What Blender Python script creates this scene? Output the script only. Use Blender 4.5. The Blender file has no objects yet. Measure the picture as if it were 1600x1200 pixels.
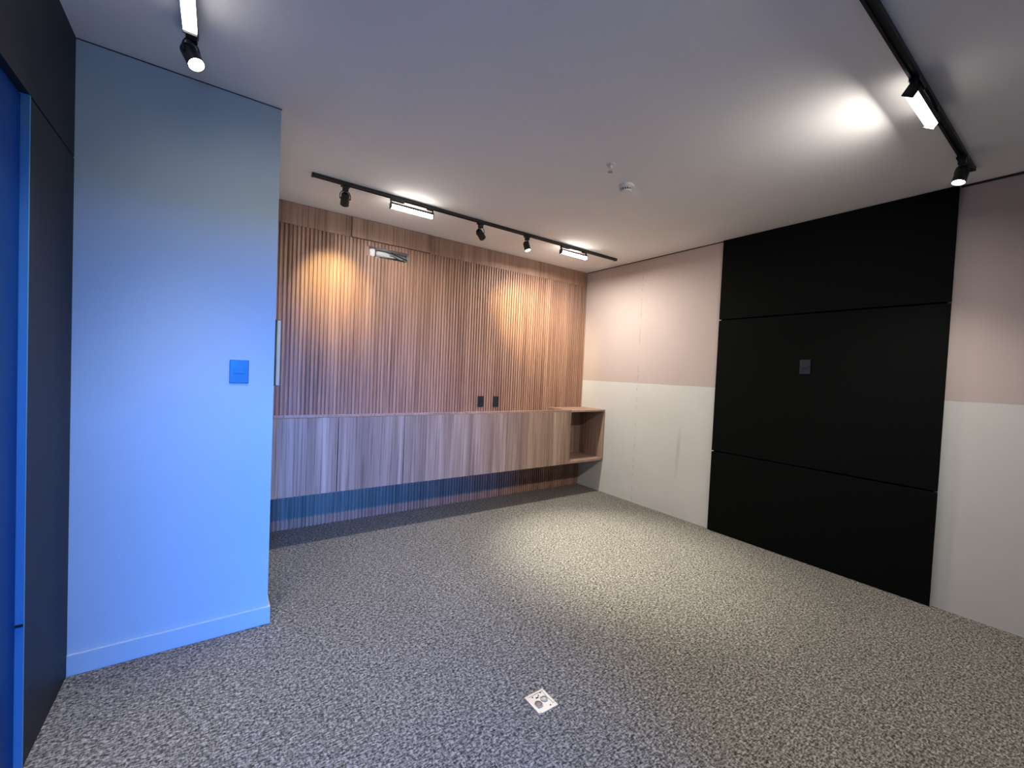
import bpy, bmesh, math, random
from mathutils import Vector, Matrix, noise
random.seed(7)
S = bpy.context.scene
COL = S.collection

# ------------------------------------------------------------------ camera
cd = bpy.data.cameras.new('camera'); cam = bpy.data.objects.new('camera', cd); COL.objects.link(cam)
cd.sensor_fit = 'HORIZONTAL'; cd.sensor_width = 36.0; cd.lens = 655.0 * 36 / 1600
cd.clip_start = 0.02; cd.clip_end = 60
F = Vector((0.57421144, 0.81823053, -0.02792894)); R = Vector((0.81845498, -0.5728541, 0.0443804)); U = Vector((-0.02031419, 0.04834232, 0.99862423))
cam.matrix_world = Matrix(((R.x, U.x, -F.x, -3.9693), (R.y, U.y, -F.y, -4.0422), (R.z, U.z, -F.z, 1.4477), (0, 0, 0, 1)))
S.camera = cam
S.view_settings.view_transform = 'Standard'; S.view_settings.look = 'None'
S.view_settings.gamma = 1.0; S.view_settings.use_curve_mapping = False
S.view_settings.exposure = 0.43

# ------------------------------------------------------------------ world and daylight
W = bpy.data.worlds.new('dusk'); S.world = W; W.use_nodes = True
bg = W.node_tree.nodes['Background']; bg.inputs[0].default_value = (0.05, 0.22, 0.8, 1); bg.inputs[1].default_value = 0.12

def area(name, loc, target, sx, sy, power, color, parent=None, spread=180):
    l = bpy.data.lights.new(name, 'AREA'); l.shape = 'RECTANGLE'; l.size = sx; l.size_y = sy
    l.energy = power; l.color = color; l.spread = math.radians(spread)
    o = bpy.data.objects.new(name, l); COL.objects.link(o); o.location = loc
    o.rotation_euler = (Vector(target) - Vector(loc)).to_track_quat('-Z', 'Y').to_euler()
    return o
# evening sky seen through the open doorway behind the photographer
area('sky_light', (-4.70, -10.4, 2.65), (-3.9, -1.4, 1.0), 1.2, 1.0, 1330, (0.012, 0.22, 1.0))
area('low_blue_fill', (-4.15, -8.0, .25), (-3.9, -2.5, 2.8), 1.2, .8, 36, (0.12, 0.34, 1.0))  # added low lamp outside, tints the left ceiling blue like ground bounce
# added lamp low behind the translucent left leaf, giving its blue glow
area('leaf_backlight', (-5.6, -2.6, 1.0), (-4.5, -2.3, 1.0), .7, .9, 2.6, (0.0, 0.18, 1.0))

LAMP = (1.0, 0.93, 0.86)
WARM = (1.0, 0.80, 0.38)

# ------------------------------------------------------------------ materials
def mat(name, color=(.5, .5, .5), rough=.6, metal=0.0, spec=.5):
    m = bpy.data.materials.new(name); m.use_nodes = True
    b = m.node_tree.nodes['Principled BSDF']
    b.inputs['Base Color'].default_value = (*color, 1); b.inputs['Roughness'].default_value = rough
    b.inputs['Metallic'].default_value = metal; b.inputs['Specular IOR Level'].default_value = spec
    return m, m.node_tree, b
def N(t, kind, **kw):
    n = t.nodes.new(kind)
    for k, v in kw.items(): setattr(n, k, v)
    return n
def pos(t, scale=(1, 1, 1), loc=(0, 0, 0), rot=(0, 0, 0)):
    g = N(t, 'ShaderNodeNewGeometry'); mp = N(t, 'ShaderNodeMapping')
    mp.inputs['Scale'].default_value = scale; mp.inputs['Location'].default_value = loc; mp.inputs['Rotation'].default_value = rot
    t.links.new(g.outputs['Position'], mp.inputs['Vector']); return mp.outputs[0]
def nz(t, vec, scale, detail=3, rough=.55, dist=0.0):
    n = N(t, 'ShaderNodeTexNoise'); n.inputs['Scale'].default_value = scale; n.inputs['Detail'].default_value = detail
    n.inputs['Roughness'].default_value = rough; n.inputs['Distortion'].default_value = dist
    t.links.new(vec, n.inputs['Vector']); return n.outputs['Fac']
def ramp(t, fac, stops, interp='LINEAR'):
    r = N(t, 'ShaderNodeValToRGB'); r.color_ramp.interpolation = interp; e = r.color_ramp.elements
    while len(e) < len(stops): e.new(.5)
    for el, (p, c) in zip(e, stops): el.position = p; el.color = (*c, 1) if len(c) == 3 else c
    t.links.new(fac, r.inputs[0]); return r.outputs[0]
def mix(t, fac, a, b, mode='MIX'):
    m = N(t, 'ShaderNodeMix', data_type='RGBA', blend_type=mode)
    for s, v in ((0, fac), (6, a), (7, b)):
        if isinstance(v, (int, float)): m.inputs[s].default_value = v
        elif isinstance(v, tuple): m.inputs[s].default_value = (*v, 1)
        else: t.links.new(v, m.inputs[s])
    return m.outputs[2]
def math_(t, op, a, b=None, c=None):
    m = N(t, 'ShaderNodeMath', operation=op)
    for i, v in enumerate((a, b, c)):
        if v is None: continue
        if isinstance(v, (int, float)): m.inputs[i].default_value = v
        else: t.links.new(v, m.inputs[i])
    return m.outputs[0]
def bump(t, b, h, strength, dist=.002):
    n = N(t, 'ShaderNodeBump'); n.inputs['Strength'].default_value = strength; n.inputs['Distance'].default_value = dist
    t.links.new(h, n.inputs['Height']); t.links.new(n.outputs[0], b.inputs['Normal'])

def painted(name, c, rough=.75, var=.04):
    m, t, b = mat(name, c, rough, 0, .25)
    v = nz(t, pos(t), 2.2, 4)
    lo = tuple(x * (1 - var) for x in c); hi = tuple(min(1, x * (1 + var)) for x in c)
    t.links.new(ramp(t, v, [(.3, lo), (.7, hi)]), b.inputs['Base Color'])
    bump(t, b, nz(t, pos(t), 260, 2), .12, .001)
    return m

def wood_mat(name, lo, mid, hi, seed=0.0, band=5.0):
    m, t, b = mat(name, mid, .48, 0, .35)
    big = nz(t, pos(t, (band, band, .35), (seed, seed * 2, seed)), 1.0, 3, .5, .6)
    fine = nz(t, pos(t, (75, 75, 1.1), (seed, 0, 0)), 1.0, 4, .6, .25)
    vfine = nz(t, pos(t, (260, 260, 5), (0, seed, 0)), 1.0, 2, .6)
    base = ramp(t, big, [(.28, lo), (.5, mid), (.72, hi)])
    g = ramp(t, fine, [(.36, (.45, .40, .37)), (.50, (.92, .90, .88)), (.70, (1.0, 1.0, 1.0))])
    c = mix(t, .75, base, g, 'MULTIPLY')
    g2 = ramp(t, vfine, [(.35, (.8, .78, .76)), (.6, (1, 1, 1))])
    c = mix(t, .5, c, g2, 'MULTIPLY')
    t.links.new(c, b.inputs['Base Color'])
    bump(t, b, vfine, .15, .0006)
    return m
M = {}
M['slat'] = wood_mat('slatted_oak', (.29, .165, .115), (.375, .22, .155), (.46, .285, .205), 3.1, 9)
M['band'] = wood_mat('smooth_oak', (.30, .18, .125), (.38, .235, .165), (.46, .29, .21), 7.7, 11)
M['cab'] = wood_mat('cabinet_oak', (.23, .15, .112), (.36, .245, .183), (.50, .365, .285), 12.3, 10)
M['cab_edge'] = wood_mat('edge_band', (.32, .20, .15), (.40, .26, .20), (.46, .31, .245), 1.3, 5)
M['ceiling'] = painted('ceiling_paint', (.88, .875, .85), .85, .015)
M['grey'] = painted('pale_grey_paint', (.43, .515, .55), .6, .02)
M['gypsum'] = painted('plasterboard_paper', (.75, .74, .71), .9, .03)
M['dark'] = painted('dark_paint', (.014, .015, .022), .55, .1)
M['darkgap'] = mat('shadow_gap', (.02, .014, .012), .8)[0]

# right wall: beige paint above a line at 1.387 m, bare white below, board joint, rub mark
m, t, b = mat('two_tone_wall', (.5, .4, .36), .75, 0, .25)
sx = N(t, 'ShaderNodeSeparateXYZ'); t.links.new(N(t, 'ShaderNodeNewGeometry').outputs['Position'], sx.inputs[0])
X, Y, Z = sx.outputs
v = nz(t, pos(t), 2.0, 4)
up = ramp(t, v, [(.3, (.50, .415, .375)), (.7, (.52, .435, .395))])
dn = ramp(t, v, [(.3, (.60, .595, .55)), (.7, (.64, .635, .595))])
edge = math_(t, 'ADD', Z, math_(t, 'MULTIPLY', math_(t, 'SUBTRACT', nz(t, pos(t), 14, 2), .5), .008))
c = mix(t, math_(t, 'GREATER_THAN', edge, 1.387), dn, up)
seam = math_(t, 'SUBTRACT', .003, math_(t, 'ABSOLUTE', math_(t, 'ADD', Y, .907)))
seam = math_(t, 'MULTIPLY', math_(t, 'GREATER_THAN', seam, 0.0), math_(t, 'GREATER_THAN', nz(t, pos(t, (1, 1, 9)), 2.6, 2), .53))
c = mix(t, math_(t, 'MULTIPLY', seam, .5), c, (.16, .14, .12))
# pencil ticks at board screws
vo = N(t, 'ShaderNodeTexVoronoi'); vo.inputs['Scale'].default_value = 1.0; vo.inputs['Randomness'].default_value = .5
t.links.new(pos(t, (1, 3.3, 3.9)), vo.inputs['Vector'])
dot = math_(t, 'LESS_THAN', vo.outputs['Distance'], .018)
c = mix(t, math_(t, 'MULTIPLY', dot, .35), c, (.25, .2, .18))
dy = math_(t, 'DIVIDE', math_(t, 'ADD', Y, math_(t, 'MULTIPLY_ADD', math_(t, 'SUBTRACT', Z, .7), .05, 1.47)), .03)
dz = math_(t, 'DIVIDE', math_(t, 'SUBTRACT', Z, .68), .30)
rr = math_(t, 'ADD', math_(t, 'POWER', math_(t, 'ABSOLUTE', dy), 2.0), math_(t, 'POWER', math_(t, 'ABSOLUTE', dz), 2.0))
sm = math_(t, 'MULTIPLY', math_(t, 'SUBTRACT', 1.0, math_(t, 'MINIMUM', rr, 1.0)), nz(t, pos(t, (1, 14, 5)), 2.0, 3))
c = mix(t, math_(t, 'MULTIPLY', sm, .5), c, (.25, .24, .23))
t.links.new(c, b.inputs['Base Color']); bump(t, b, nz(t, pos(t), 260, 2), .1, .001)
M['two_tone'] = m

# carpet: short looped pile, light and dark flecks drawn out a little
m, t, b = mat('heather_carpet', (.2, .19, .17), .95, 0, .1)
f1 = nz(t, pos(t, (58, 135, 90), rot=(0, 0, .12)), 1.0, 3, .6, .5)
f2 = nz(t, pos(t, (130, 62, 90), (5, 3, 0), (0, 0, -.35)), 1.0, 2, .6, .5)
big = nz(t, pos(t), 1.6, 3)
f = math_(t, 'ADD', math_(t, 'MULTIPLY', f1, .62), math_(t, 'MULTIPLY', f2, .38))
c = ramp(t, f, [(.36, (.026, .024, .020)), (.45, (.088, .083, .071)), (.52, (.20, .19, .167)), (.62, (.40, .382, .337))])
c = mix(t, 1.0, c, ramp(t, big, [(.3, (.9, .9, .9)), (.7, (1, 1, 1))]), 'MULTIPLY')
t.links.new(c, b.inputs['Base Color']); bump(t, b, f, .9, .006)
M['carpet'] = m

m, t, b = mat('black_board', (.0028, .0035, .0032), .8, 0, .08)
bump(t, b, nz(t, pos(t), 400, 2), .1, .0005); M['black_board'] = m
M['black_metal'] = mat('black_metal', (.012, .012, .013), .38, .1)[0]
M['track_black'] = mat('track_black', (.018, .02, .022), .45, .1)[0]
M['switch_black'] = mat('switch_black', (.012, .016, .024), .35)[0]
M['switch_grey'] = mat('switch_grey', (.035, .15, .30), .22, 0, .6)[0]
M['white_plastic'] = mat('white_plastic', (.72, .71, .68), .4)[0]
M['steel'] = mat('brushed_steel', (.33, .325, .305), .38, .6)[0]
M['bronze'] = mat('bronze_lid', (.20, .15, .13), .4, .4)[0]
M['cable'] = mat('black_cable', (.012, .012, .013), .5)[0]
M['wrap'] = mat('white_wrap', (.80, .79, .77), .7)[0]
M['foil'] = mat('grey_foil', (.30, .31, .32), .4, .4)[0]
M['dark_hole'] = mat('dark_hole', (.03, .03, .035), .8)[0]
def frosted(name, c, c2):
    m, t, b = mat(name, c, .3, 0, .4); tr = N(t, 'ShaderNodeBsdfTranslucent'); tr.inputs[0].default_value = (*c2, 1)
    ad = N(t, 'ShaderNodeMixShader'); ad.inputs[0].default_value = .6
    t.links.new(b.outputs[0], ad.inputs[1]); t.links.new(tr.outputs[0], ad.inputs[2]); t.links.new(ad.outputs[0], t.nodes['Material Output'].inputs[0]); return m
M['leaf'] = frosted('frosted_blue_glass', (.008, .07, .22), (.12, .42, .7)); M['jamb'] = painted('jamb_paint', (.08, .24, .42), .4, .02)

def emit(name, c, s):
    m = bpy.data.materials.new(name); m.use_nodes = True; t = m.node_tree; t.nodes.clear()
    e = N(t, 'ShaderNodeEmission'); e.inputs[0].default_value = (*c, 1); e.inputs[1].default_value = s
    o = N(t, 'ShaderNodeOutputMaterial'); t.links.new(e.outputs[0], o.inputs[0]); return m
M['tube'] = emit('glowing_diffuser', LAMP, 26)
M['tube_soft'] = emit('soft_diffuser', LAMP, 7)
M['lens'] = emit('glowing_lens', (1, .95, .82), 30)
M['lens_warm'] = emit('warm_lens', (1, .82, .5), 30)

# ------------------------------------------------------------------ mesh helpers (world coordinates, origin moved to the base of each mesh)
def box(bm, x0, x1, y0, y1, z0, z1):
    v = [bm.verts.new((x, y, z)) for x in (x0, x1) for y in (y0, y1) for z in (z0, z1)]
    for q in ((0, 1, 3, 2), (4, 6, 7, 5), (0, 4, 5, 1), (2, 3, 7, 6), (0, 2, 6, 4), (1, 5, 7, 3)):
        bm.faces.new([v[i] for i in q])
def frame_of(axis):
    a = Vector(axis).normalized(); r = Vector((0, 0, 1)) if abs(a.z) < .9 else Vector((1, 0, 0))
    u = a.cross(r).normalized(); return u, a.cross(u).normalized(), a
def lathe(bm, p, axis, prof, seg=28, caps=True):
    u, w, a = frame_of(axis); p = Vector(p); rings = []
    for r, h in prof:
        rings.append([bm.verts.new(p + a * h + (u * math.cos(k / seg * math.tau) + w * math.sin(k / seg * math.tau)) * max(r, 1e-5)) for k in range(seg)])
    for A, B in zip(rings, rings[1:]):
        for k in range(seg): bm.faces.new((A[k], A[(k + 1) % seg], B[(k + 1) % seg], B[k]))
    if caps: bm.faces.new(rings[0][::-1]); bm.faces.new(rings[-1])
def tube(bm, pts, r, seg=10):
    pts = [Vector(q) for q in pts]; rings = []
    for i, q in enumerate(pts):
        d = (pts[min(i + 1, len(pts) - 1)] - pts[max(i - 1, 0)]); u, w, a = frame_of(d)
        rings.append([bm.verts.new(q + (u * math.cos(k / seg * math.tau) + w * math.sin(k / seg * math.tau)) * r) for k in range(seg)])
    for A, B in zip(rings, rings[1:]):
        for k in range(seg): bm.faces.new((A[k], A[(k + 1) % seg], B[(k + 1) % seg], B[k]))
    bm.faces.new(rings[0][::-1]); bm.faces.new(rings[-1])
def smooth_path(pts, n=8):
    pts = [Vector(p) for p in pts]; out = []
    P = [pts[0]] + pts + [pts[-1]]
    for i in range(1, len(P) - 2):
        for k in range(n):
            s = k / n; a, b_, c_, d = P[i - 1:i + 3]
            out.append(.5 * ((2 * b_) + (c_ - a) * s + (2 * a - 5 * b_ + 4 * c_ - d) * s * s + (3 * b_ - a - 3 * c_ + d) * s ** 3))
    out.append(pts[-1]); return out

def obj(name, bm, material, parent=None, bevel=0.0, smooth=False, rot=None):
    bmesh.ops.recalc_face_normals(bm, faces=bm.faces)
    vs = [v.co.copy() for v in bm.verts]
    o3 = Vector(((min(v.x for v in vs) + max(v.x for v in vs)) / 2, (min(v.y for v in vs) + max(v.y for v in vs)) / 2, min(v.z for v in vs)))
    for v in bm.verts: v.co -= o3
    me = bpy.data.meshes.new(name); bm.to_mesh(me); bm.free()
    o = bpy.data.objects.new(name, me); COL.objects.link(o); me.materials.append(M[material] if isinstance(material, str) else material)
    off = Vector((0, 0, 0)); q = parent
    while q is not None: off += q.location; q = q.parent
    o.parent = parent; o.location = o3 - off
    if smooth:
        for f in me.polygons: f.use_smooth = True
        try: me.set_sharp_from_angle(angle=math.radians(40))
        except Exception: pass
    if bevel:
        md = o.modifiers.new('bevel', 'BEVEL'); md.width = bevel; md.segments = 2; md.limit_method = 'ANGLE'
    return o
def B(*boxes):
    bm = bmesh.new()
    for q in boxes: box(bm, *q)
    return bm
def tag(o, label, cat, group=None):
    o['label'] = label; o['category'] = cat
    if group: o['group'] = group
    return o
def thing(name, loc, label, cat, group=None):
    o = bpy.data.objects.new(name, None); COL.objects.link(o); o.location = loc; o.empty_display_size = .1
    return tag(o, label, cat, group)
def struct(name, bm, m, parent=None, label=None, **k):
    o = obj(name, bm, m, parent, **k)
    if parent is None: o['kind'] = 'structure'
    if label: o['label'] = label
    return o
def with_holes(x0, x1, z0, z1, y0, y1, holes):
    """front-facing slab cut by rectangular holes (x0,x1,z0,z1)"""
    xs = sorted({x0, x1, *[h[0] for h in holes], *[h[1] for h in holes]}); zs = sorted({z0, z1, *[h[2] for h in holes], *[h[3] for h in holes]})
    bm = bmesh.new()
    for a, b_ in zip(xs, xs[1:]):
        run = None
        for c_, d in zip(zs, zs[1:]):
            inside = any(h[0] <= (a + b_) / 2 <= h[1] and h[2] <= (c_ + d) / 2 <= h[3] for h in holes)
            if inside:
                if run: box(bm, a, b_, y0, y1, *run); run = None
            else: run = (run[0], d) if run else (c_, d)
        if run: box(bm, a, b_, y0, y1, *run)
    return bm

H = 2.80; XL = -4.498; PX = -3.720; PY = -1.425; YR = -6.0
# ------------------------------------------------------------------ room shell
struct('floor', B((XL - .2, .2, YR - .2, .35, -.12, 0)), 'carpet', label='grey heather looped carpet')
struct('ceiling', B((XL - .2, .2, YR - .2, .35, H, H + .12)), 'ceiling', label='plain painted ceiling')
HOLES = [(-2.838, -2.448, 2.476, 2.565), (-3.700, -3.545, 1.246, 1.800)]
wb = with_holes(PX, 0, 0, H, 0, .24, HOLES); box(wb, PX, 0, .24, .3, 0, H)
struct('wall_back', wb, 'gypsum')
struct('wall_right', B((0, .15, YR, .3, 0, H)), 'two_tone', label='beige painted wall left bare white on its lower half')
struct('wall_partition', B((XL - .1, PX, PY, .3, 0, H)), 'grey', label='pale grey projecting wall block')
struct('wall_rear', B((-3.45, 0, YR - .15, YR, 0, H), (XL - .2, -3.45, YR - .15, YR, 2.2, H)), 'grey')
LY = -1.943
GX = XL - .021      # plane of the glazed leaf, set back in its opening
struct('wall_left', B((XL - .12, XL, YR - .15, PY, 2.295, H), (XL - .12, XL, LY + .012, PY, 0, 2.288), (XL - .12, XL - .012, LY + .012, PY, 2.28, 2.3)), 'dark', label='dark painted wall beside the pale wall block')
struct('trim_3', B((XL - .12, XL - .001, LY, LY + .012, 0, 2.295)), 'jamb', label='bright blue lit jamb at the left edge')
d = struct('door_1', B((GX - .012, GX, -3.2, LY - .002, .012, 2.29)), 'leaf', bevel=.002, label='tall dark blue glazed leaf at the left edge')
struct('door_catch', B((XL - .020, XL - .001, LY - .004, LY - .0005, .502, .511)), 'black_metal', d)
struct('door_2', B((GX - .012, GX, YR, -3.206, .012, 2.29)), 'leaf')
bm = B((XL, PX + .013, PY - .013, PY, 0, .097), (PX, PX + .013, PY, -.003, 0, .097))
struct('baseboard_partition', bm, 'grey', bevel=.003, label='pale grey skirting')
struct('trim_1', B((-.006, .0, YR, -3.42, H - .014, H), (-.006, .0, -1.845, -.02, H - .008, H)), 'darkgap', label='dark shadow gap along the ceiling')
struct('trim_2', B((XL, PX + .003, PY - .002, PY, H - .004, H)), 'darkgap', label='dark shadow line above the pale wall block')

# ------------------------------------------------------------------ oak wall cladding
clad = thing('wall_cladding', (-1.85, 0, 0), 'fluted oak cladding covering the whole back wall behind the floating cabinet', 'wall panelling')
obj('backing_panel', with_holes(PX + .002, -.002, .002, 2.614, -.007, 0, HOLES), 'slat', clad)
bm = bmesh.new(); pitch = .0325; x = -.006
while x > PX + .02:
    a, b_ = x - .0203, x
    segs = [(.002, 2.612)]
    for h in HOLES:
        if b_ > h[0] and a < h[1]:
            segs = [(s0, s1) for z0, z1 in segs for s0, s1 in ((z0, h[2]), (h[3], z1)) if s1 > s0]
    for z0, z1 in segs:
        # slat with softened front corners
        pr = [(a, -.007), (a, -.0175), (a + .003, -.0205), (b_ - .003, -.0205), (b_, -.0175), (b_, -.007)]
        lo = [bm.verts.new((q[0], q[1], z0)) for q in pr]; hi = [bm.verts.new((q[0], q[1], z1)) for q in pr]
        for k in range(6): bm.faces.new((lo[k], lo[(k + 1) % 6], hi[(k + 1) % 6], hi[k]))
        bm.faces.new(lo[::-1]); bm.faces.new(hi)
    x -= pitch
obj('fluted_slats', bm, 'slat', clad)
obj('top_band', B((PX + .002, -3.004, -.0185, 0, 2.614, H - .001), (-2.228, -.004, -.0165, 0, 2.614, H - .001)), 'band', clad, bevel=.001)
obj('access_panel', B((-2.999, -2.232, -.030, 0, 2.617, H - .003)), 'band', clad, bevel=.0015)

# contents of the two cut-outs
w = bmesh.new(); bmesh.ops.create_icosphere(w, subdivisions=4, radius=1)
for v in w.verts:
    p = v.co.copy(); n_ = noise.noise(p * 2.3 + Vector((3, 1, 8))) * .25 + noise.noise(p * 6) * .12
    p *= 1 + n_
    v.co = Vector((-2.66 + p.x * .100, .058 + p.y * .020, 2.522 + p.z * .019 * (1.25 - .55 * p.x) - p.x * .006 + .004))
tag(obj('insulation_wrap', w, 'wrap', smooth=True), 'crumpled white insulation wrap lying in the high narrow wall opening', 'insulation')
w = bmesh.new(); bmesh.ops.create_icosphere(w, subdivisions=3, radius=1)
for v in w.verts:
    p = v.co.copy(); m_ = max(abs(p.x), abs(p.y), abs(p.z)); p = p.lerp(p / m_, .75) * (1 + noise.noise(p * 2) * .15)
    v.co = Vector((-2.802 + p.x * .029, .03 + p.y * .026, 2.519 + p.z * .036))
tag(obj('foam_block', w, 'wrap', smooth=True), 'small white foam block at the left end of the high wall opening', 'foam')
obj_b = obj('duct_plate', B((-2.75, -2.455, .07, .075, 2.480, 2.56)), 'foil'); tag(obj_b, 'dull grey metal plate at the back of the high wall opening', 'metal plate')
for i, (pts, r, lab) in enumerate([
    ([(-2.73, .02, 2.486), (-2.66, .012, 2.487), (-2.60, .008, 2.488), (-2.56, .006, 2.492), (-2.51, .01, 2.487), (-2.465, .022, 2.486)], .0085, 'thick black cable lying along the bottom of the high wall opening'),
    ([(-2.62, .014, 2.548), (-2.58, .006, 2.532), (-2.53, .002, 2.520), (-2.49, .003, 2.510), (-2.458, .012, 2.504)], .0065, 'black cable sloping down to the right corner of the high wall opening'),
    ([(-2.64, -.006, 2.514), (-2.60, -.010, 2.512), (-2.565, -.012, 2.496), (-2.545, -.012, 2.482), (-2.52, -.010, 2.486), (-2.50, -.006, 2.500)], .0045, 'thin black cable loop hanging at the lip of the high wall opening')]):
    bm = bmesh.new(); tube(bm, smooth_path(pts), r); tag(obj('cable', bm, 'cable', smooth=True), lab, 'cable', None)
tag(obj('recess_strip', B((-3.570, -3.546, -.0215, .10, 1.250, 1.796)), 'grey'), 'narrow pale strip along the right side of the tall wall recess', 'frame')  # pale strip added just inside the right edge of the recess
obj_b = obj('niche_liner', B((-3.699, -3.573, .090, .100, 1.250, 1.796)), 'dark_hole'); tag(obj_b, 'dark back of the tall narrow wall recess beside the pale wall block', 'recess panel')
bm = bmesh.new(); tube(bm, smooth_path([(-3.585, .06, 1.255), (-3.588, .03, 1.32), (-3.594, .02, 1.38), (-3.61, .02, 1.44), (-3.64, .04, 1.50)]), .0035)
tag(obj('wire', bm, 'foil', smooth=True), 'thin pale wire looping inside the tall wall recess', 'wire')

# ------------------------------------------------------------------ floating cabinet
CY = -.441; CB = .403; CT = 1.036
cab = thing('wall_cabinet', (-2.14, -.22, CB), 'long floating oak cabinet with flush doors fixed under the fluted wall', 'cabinet')
obj('body', B((PX + .003, -.592, CY + .022, -.0215, CB, CB + .018), (PX + .003, PX + .021, CY + .022, -.0215, CB + .018, .952), (-.608, -.592, CY + .022, -.0215, CB + .018, .952), (PX + .003, -.592, CY + .022, -.0215, .952, .97),
                (PX + .021, -.608, -.030, -.022, CB + .018, .952)), 'cab', cab)
obj('front_rail', B((PX + .003, -.574, CY, CY + .02, 1.020, CT + .004)), 'cab_edge', cab, bevel=.001)
for a, b_ in ((PX + .005, -3.158), (-3.152, -2.5985), (-2.5925, -1.480), (-1.476, -.592)):
    obj('door', B((a, b_, CY, CY + .019, CB, 1.0165)), 'cab', cab, bevel=.0012)
ns = thing('open_shelf_box', (-.29, -.22, CB), 'open oak box shelf at the right end of the floating cabinet against the pale wall', 'shelf')
NX0, NX1 = -.590, -.003
obj('top_board', B((NX0 + .002, NX1, CY, -.0215, 1.012, 1.032)), 'cab_edge', ns, bevel=.001)
obj('bottom_board', B((NX0, NX1, CY, -.0215, CB, CB + .026)), 'cab_edge', ns, bevel=.001)
obj('side_board', B((NX0, NX0 + .018, CY, -.0215, CB + .026, 1.012)), 'cab', ns, bevel=.001)
obj('side_board', B((NX1 - .018, NX1, CY, -.0215, CB + .026, 1.012)), 'cab', ns, bevel=.001)
obj('back_board', B((NX0 + .018, NX1 - .018, -.034, -.022, CB + .026, 1.012)), 'cab', ns)

# ------------------------------------------------------------------ outlets and switches
def plate_thing(name, c, n_axis, w_, h_, label, cat, m_plate, m_ins, kind, group=None):
    """c = centre on the surface; n_axis 'y-' faces -y, 'x-' faces -x"""
    t_ = thing(name, (c[0], c[1], c[2] - h_ / 2), label, cat, group)
    def bx(u0, u1, z0, z1, d0, d1):
        if n_axis == 'y-': return (c[0] + u0, c[0] + u1, c[1] - d1, c[1] - d0, c[2] + z0, c[2] + z1)
        return (c[0] - d1, c[0] - d0, c[1] + u0, c[1] + u1, c[2] + z0, c[2] + z1)
    obj('cover_plate', B(bx(-w_ / 2, w_ / 2, -h_ / 2, h_ / 2, 0, .007)), m_plate, t_, bevel=.003)
    if kind == 'outlet':
        bm = bmesh.new(); d_ = Vector((0, -1, 0)) if n_axis == 'y-' else Vector((-1, 0, 0))
        lathe(bm, Vector(c) + d_ * .007, d_, [(.022, 0), (.022, .0015), (.019, .0015), (.0185, .0008)], 6)
        obj('socket', bm, m_ins, t_)
        bm = bmesh.new(); us = Vector((1, 0, 0)) if n_axis == 'y-' else Vector((0, 1, 0))
        for k in (-1, 0, 1): lathe(bm, Vector(c) + d_ * .0078 + us * k * .0095 + Vector((0, 0, -.003 if k == 0 else 0)), d_, [(.0024, 0), (.0024, .0006)], 10)
        obj('socket_holes', bm, 'dark_hole', t_)
    else:
        obj('rocker', B(bx(-w_ * .27, w_ * .27, -.011, .011, .007, .0105)), m_ins, t_, bevel=.0015)
        for q in (.040, -.043): obj('screw_cover', B(bx(-.004, .004, q, q + .003, .007, .0078)), m_ins, t_)
    return t_
plate_thing('power_outlet', (-1.568, -.0205, 1.107), 'y-', .076, .122, 'left one of two small black outlets just above the floating cabinet', 'outlet', 'switch_black', 'black_metal', 'outlet', 'black outlets above the cabinet')
plate_thing('power_outlet', (-1.364, -.0205, 1.105), 'y-', .076, .122, 'right one of two small black outlets just above the floating cabinet', 'outlet', 'switch_black', 'black_metal', 'outlet', 'black outlets above the cabinet')
plate_thing('light_switch', (-3.8795, PY, 1.388), 'y-', .085, .121, 'rounded blue grey switch plate on the pale wall block at the left', 'switch', 'switch_grey', 'switch_grey', 'switch')
plate_thing('black_switch', (-.030, -2.600, 1.598), 'x-', .078, .12, 'black switch plate on the middle black board of the right wall', 'switch', 'switch_black', 'switch_black', 'switch')

# ------------------------------------------------------------------ black boards on the right wall
BY0, BY1 = -3.414, -1.850
tag(obj('backing_board', B((-.012, -.0005, BY0 + .02, BY1 - .012, .002, H - .003)), 'black_board'), 'thin black backing seen as dark gaps between the three black boards', 'backing board')
for z0, z1, lab in ((.003, .769, 'lowest of three black boards on the right wall, standing on the carpet'), (.780, 2.032, 'middle of three black boards on the right wall, with a switch on it'), (2.043, H - .003, 'topmost of three black boards on the right wall, touching the ceiling')):
    tag(obj('black_board', B((-.030, -.012, BY0, BY1, z0, z1)), 'black_board', bevel=.002), lab, 'wall board', 'black boards on the right wall')

# ------------------------------------------------------------------ ceiling tracks
def track(p0, p1, label):
    p0, p1 = Vector(p0), Vector(p1); d_ = (p1 - p0).normalized(); c_ = (p0 + p1) / 2
    t_ = thing('lighting_track', (c_.x, c_.y, H - .022), label, 'lighting track', 'black ceiling tracks')
    def r(a, b_, w0, w1, z0, z1):
        q0, q1 = p0 + d_ * a, p0 + d_ * b_
        return (q0.x, q1.x, c_.y + w0, c_.y + w1, z0, z1) if abs(d_.x) > .5 else (c_.x + w0, c_.x + w1, min(q0.y, q1.y), max(q0.y, q1.y), z0, z1)
    L = (p1 - p0).length
    obj('rail', B(r(0, L, -.017, -.007, H - .022, H), r(0, L, .007, .017, H - .022, H), r(0, L, -.007, .007, H - .010, H)), 'track_black', t_)
    obj('end_cap', B(r(-.006, .012, -.019, .019, H - .025, H)), 'black_metal', t_, bevel=.002)
    obj('end_cap', B(r(L - .012, L + .006, -.019, .019, H - .025, H)), 'black_metal', t_, bevel=.002)
TY1 = -.72; TY2 = -3.50; TX3 = -4.085
track((-3.449, TY1, 0), (-.262, TY1, 0), 'black ceiling track running parallel to the fluted oak wall')
track((-3.9, TY2, 0), (-.285, TY2, 0), 'black ceiling track ending above the black boards, at the right of the photo')
track((TX3, -3.4, 0), (TX3, -1.78, 0), 'black ceiling track over the pale wall block, at the top left')

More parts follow.
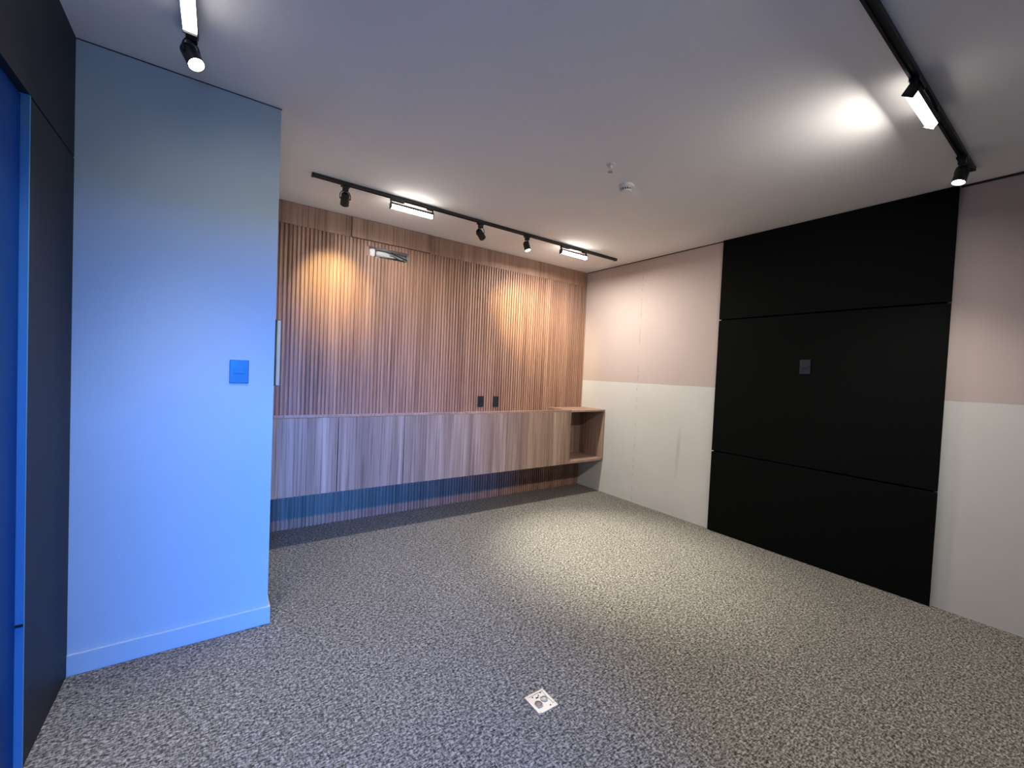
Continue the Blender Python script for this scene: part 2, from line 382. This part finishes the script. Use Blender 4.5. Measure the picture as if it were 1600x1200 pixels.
def spot(loc, target, label, power, angle, color, lit, blend=.7, along='x', lens='lens'):
    x, y = loc; zt = H - .022
    g = thing('spotlight', (x, y, zt - .12), label, 'spotlight', 'black track spotlights')
    w_, l_ = (.030, .022) if along == 'x' else (.022, .030)
    obj('adapter', B((x - w_, x + w_, y - l_, y + l_, zt - .014, zt), (x - .019, x + .019, y - .016, y + .016, zt - .042, zt - .014)), 'black_metal', g, bevel=.002)
    piv = Vector((x, y, zt - .098)); aim = (Vector(target) - piv).normalized()
    side = aim.cross(Vector((0, 0, 1)))
    side = side.normalized() if side.length > .05 else Vector((1, 0, 0))
    # yoke: thin bent strap from the adapter to the two sides of the head
    top = Vector((x, y, zt - .046)); bm = bmesh.new()
    pts = [piv + side * .035 + Vector((0, 0, -.004)), piv + side * .037 + Vector((0, 0, .022)), top + side * .026 + Vector((0, 0, -.004)), top + side * .012, top, top - side * .012, top - side * .026 + Vector((0, 0, -.004)), piv - side * .037 + Vector((0, 0, .022)), piv - side * .035 + Vector((0, 0, -.004))]
    tube(bm, smooth_path(pts, 5), .0032, 8); obj('yoke', bm, 'black_metal', g, smooth=True)
    h0 = piv - aim * .038
    bm = bmesh.new()
    lathe(bm, h0, aim, [(.012, -.004), (.024, -.002), (.029, .006), (.030, .012), (.0275, .013), (.0275, .020), (.030, .021), (.031, .085), (.0315, .088), (.0285, .088), (.027, .074), (.0005, .072)], 28, caps=False)
    head = obj('lamp_head', bm, 'black_metal', g, smooth=True)
    bm = bmesh.new(); lathe(bm, h0, aim, [(.0005, .0735), (.020, .075), (.0268, .0755), (.0268, .0745)], 28, caps=False)
    obj('lens', bm, lens if lit else 'switch_black', head, smooth=True)
    for s in (-1, 1):
        bm = bmesh.new(); lathe(bm, piv + side * s * .029, side * s, [(.006, 0), (.006, .009), (.004, .0105)], 12); obj('pivot_knob', bm, 'black_metal', g)
    if lit:
        l = bpy.data.lights.new('spot_beam', 'SPOT'); l.energy = power; l.spot_size = math.radians(angle); l.spot_blend = blend; l.color = color; l.shadow_soft_size = .02
        o = bpy.data.objects.new('spot_beam', l); COL.objects.link(o); o.parent = g
        o.location = h0 + aim * .10 - g.location; o.rotation_euler = aim.to_track_quat('-Z', 'Y').to_euler()
    return g

def linear(x0, x1, y, label, tilt=0.0, along='x', mat_='tube', power=10, spread=150):
    """tilt > 0 turns the glowing face towards +y"""
    zt = H - .022; xc = (x0 + x1) / 2; L = (x1 - x0) / 2
    loc = (xc, y, zt - .09) if along == 'x' else (y, xc, zt - .09)
    g = thing('linear_light', loc, label, 'ceiling light', 'linear track lights')
    piv = Vector((0, 0, -.046)) ; Rm = Matrix.Rotation(tilt, 4, 'X'); Rz = Matrix.Identity(4) if along == 'x' else Matrix.Rotation(math.pi / 2, 4, 'Z')
    base = Matrix.Translation(Vector((xc, y, zt)) if along == 'x' else Vector((y, xc, zt))) @ Rz
    def tb(boxes, tilted=True):
        bm = B(*boxes); bmesh.ops.transform(bm, matrix=(base @ Matrix.Translation(piv) @ Rm) if tilted else base, verts=bm.verts); return bm
    obj('adapter', tb([(-L, -L + .11, -.017, .017, -.014, 0)], False), 'black_metal', g, bevel=.001)
    obj('clip', tb([(L - .05, L, -.017, .017, -.010, 0)], False), 'black_metal', g, bevel=.001)
    for s in (-1, 1):
        a, b_ = (s * L, s * (L - .005)) if s > 0 else (-L + .0, -L + .005)
        obj('hanger', tb([(min(a, b_), max(a, b_), -.012, .012, -.052, -.010)], False), 'black_metal', g)
    obj('housing', tb([(-L + .006, L - .006, -.022, .022, -.006, .010)]), 'black_metal', g, bevel=.001)
    obj('diffuser', tb([(-L + .008, L - .008, -.0215, .0215, -.026, -.0062)]), mat_, g)
    l = bpy.data.lights.new('tube_light', 'AREA'); l.shape = 'RECTANGLE'; l.size = 2 * L - .02; l.size_y = .042; l.energy = power; l.color = LAMP; l.spread = math.radians(spread)
    o = bpy.data.objects.new('tube_light', l); COL.objects.link(o); o.parent = g
    mm = base @ Matrix.Translation(piv) @ Rm @ Matrix.Translation((0, 0, -.0268)); o.matrix_basis = Matrix.Translation(-Vector(g.location)) @ mm
    for s in (-1, 1):
        a = s * (L - .003); obj('end_cap', tb([(a - .0035, a + .0035, -.0235, .0235, -.034, .0115)]), 'black_metal', g, bevel=.001)
    return g

spot((-3.224, TY1), (-3.13, 0, 2.08), 'black spotlight nearest the left end of the track by the oak wall', 62, 54, WARM, True, 1.0, lens='lens_warm')
spot((-2.060, TY1), (-.86, 0, 2.02), 'black spotlight in the middle of the back track, turned right towards the corner', 120, 44, WARM, True, 1.0, lens='lens_warm')
spot((-1.535, TY1), (-1.25, -1.70, 0), 'glowing spotlight beside the right linear light on the track by the oak wall', 480, 50, (1, .95, .80), True, 1.0)
spot((-.545, TY2), (-1.25, -3.05, .0), 'glowing spotlight at the end of the right track, above the black boards', 80, 120, LAMP, True, 1.0)
spot((TX3, -1.83), (-3.0, -3.0, .2), 'glowing spotlight above the pale wall block at the top left', 26, 90, LAMP, True, 1.0, along='y')
linear(-2.885, -2.525, TY1, 'left one of two glowing linear lights on the track by the oak wall', power=12, spread=172)
linear(-1.095, -.735, TY1, 'right one of two glowing linear lights on the track by the oak wall', power=32, spread=178)
linear(-1.575, -1.20, TY2, 'glowing linear light on the right track, near the black boards', math.radians(34), mat_='tube_soft', power=11, spread=178)
linear(-2.31, -1.93, TX3, 'glowing linear light above the pale wall block, at the top edge of the photo', 0, 'y', mat_='tube_soft', power=5, spread=70)
# unseen fittings added on the same track further back, over the photographer
spot((-3.55, TY2), (-3.74, PY, 1.85), 'black spotlight on the right track aimed at the pale wall block, beyond the top edge', 28, 50, (1, .97, .86), True, 1.0)
spot((-2.60, TY2), (-1.9, -.5, .3), 'black spotlight on the right track, above and in front of the viewer', 135, 66, LAMP, True, 1.0)
linear(-3.30, -2.90, TY2, 'linear light on the right track, over the viewer beyond the top edge', 0, mat_='tube_soft', power=4, spread=90)

# ------------------------------------------------------------------ ceiling devices
c = Vector((-1.640, -2.017, H))
g = thing('smoke_detector', (c.x, c.y, H - .052), 'round white smoke detector with dark slots on the ceiling', 'smoke detector')
bm = bmesh.new(); lathe(bm, c, (0, 0, -1), [(.052, 0), (.054, .004), (.054, .016), (.050, .020)], 40); obj('base', bm, 'white_plastic', g, smooth=True)
bm = bmesh.new(); lathe(bm, c, (0, 0, -1), [(.043, .0195), (.043, .026), (.036, .026), (.036, .040), (.0405, .040), (.038, .049), (.02, .052), (.0005, .0525)], 40, caps=False); obj('sensor_head', bm, 'white_plastic', g, smooth=True)
bm = bmesh.new(); lathe(bm, c, (0, 0, -1), [(.037, .0265), (.037, .0395)], 30, caps=False); obj('dark_slots', bm, 'dark_hole', g)
bm = bmesh.new()
for k in range(16):
    a = k / 16 * math.tau; q = c + Vector((math.cos(a) * .0405, math.sin(a) * .0405, -.033)); bb = bmesh.new(); box(bb, -.002, .002, -.0028, .0028, -.0075, .0075)
    mm = Matrix.Translation(q) @ Matrix.Rotation(a, 4, 'Z')
    for f in bb.faces: bm.faces.new([bm.verts.new(mm @ v.co) for v in f.verts])
    bb.free()
obj('vent_ribs', bm, 'white_plastic', g)
c = Vector((-1.945, -2.145, H))
g = thing('sprinkler', (c.x, c.y, H - .055), 'small pale sprinkler head on the ceiling left of the smoke detector', 'sprinkler')
bm = bmesh.new(); lathe(bm, c, (0, 0, -1), [(.030, 0), (.029, .003), (.016, .007), (.012, .007)], 28); obj('escutcheon', bm, 'white_plastic', g, smooth=True)
bm = bmesh.new(); lathe(bm, c, (0, 0, -1), [(.010, .006), (.010, .024), (.007, .026)], 20)
for s in (-1, 1): tube(bm, [c + Vector((s * .009, 0, -.022)), c + Vector((s * .013, 0, -.034)), c + Vector((s * .004, 0, -.047))], .0022, 8)
tube(bm, [c + Vector((0, 0, -.024)), c + Vector((0, 0, -.046))], .002, 8); obj('frame', bm, 'white_plastic', g, smooth=True)
bm = bmesh.new(); lathe(bm, c, (0, 0, -1), [(.016, .046), (.016, .048), (.006, .050)], 20); obj('deflector', bm, 'foil', g, smooth=True)

# ------------------------------------------------------------------ floor box and crumbs
g = thing('floor_box', (-2.773, -2.667, 0), 'square metal floor outlet plate with two round caps set in the carpet', 'floor box')
x0, x1, y0, y1 = -2.827, -2.719, -2.722, -2.612
obj('plate', B((x0, x1, y0, y1, 0, .0022)), 'steel', g, bevel=.0006)
obj('raised_frame', B((x0 + .002, x0 + .018, y0 + .004, y1 - .004, .0022, .0045), (x0 + .018, x1 - .006, y1 - .012, y1 - .004, .0022, .004), (x1 - .014, x1 - .004, y0 + .02, y1 - .012, .0022, .004)), 'steel', g, bevel=.0008)
def cap(cx, cy, r, m1, m2, z):
    bm = bmesh.new(); lathe(bm, (cx, cy, z), (0, 0, 1), [(r, 0), (r, .002), (r - .001, .003), (r - .003, .003), (r - .0035, .001), (.0005, .001)], 32, caps=False); c1 = obj('round_cap', bm, m1, g, smooth=True)
    bm = bmesh.new(); lathe(bm, (cx, cy, z + .0012), (0, 0, 1), [(r - .004, 0), (r - .006, .001), (.0005, .001)], 32, caps=False); obj('cap_disc', bm, m2, c1, smooth=True)
cap(-2.793, -2.676, .0205, 'steel', 'bronze', .0022)
cap(-2.752, -2.664, .0175, 'steel', 'steel', .0022)
bm = bmesh.new()
for sx_, sy_ in ((-2.750, -2.706), (-2.792, -2.632), (-2.762, -2.636), (-2.744, -2.628)):
    bm = bmesh.new(); lathe(bm, (sx_, sy_, .0023), (0, 0, 1), [(.0035, 0), (.0035, .0006)], 12); obj('screw_hole', bm, 'dark_hole', g)
bm = B((-2.782, -2.768, -2.646, -2.641, .0022, .0038)); obj('latch', bm, 'dark_hole', g)
for (x, y, r), lab in zip([(-.577, -3.045, .006), (-1.29, -1.08, .004), (-.70, -3.10, .003)], ['tiny white plaster crumb on the carpet in front of the black boards', 'tiny crumb on the bright patch of carpet near the oak cabinet', 'tiniest crumb on the carpet just beside the white plaster crumb']):
    bm = bmesh.new(); bmesh.ops.create_icosphere(bm, subdivisions=2, radius=r)
    for v in bm.verts: v.co = v.co * (1 + noise.noise(v.co * 300) * .4); v.co.z *= .6; v.co += Vector((x, y, r * .5))
    tag(obj('plaster_crumb', bm, 'white_plastic'), lab, 'debris', 'crumbs on the carpet')
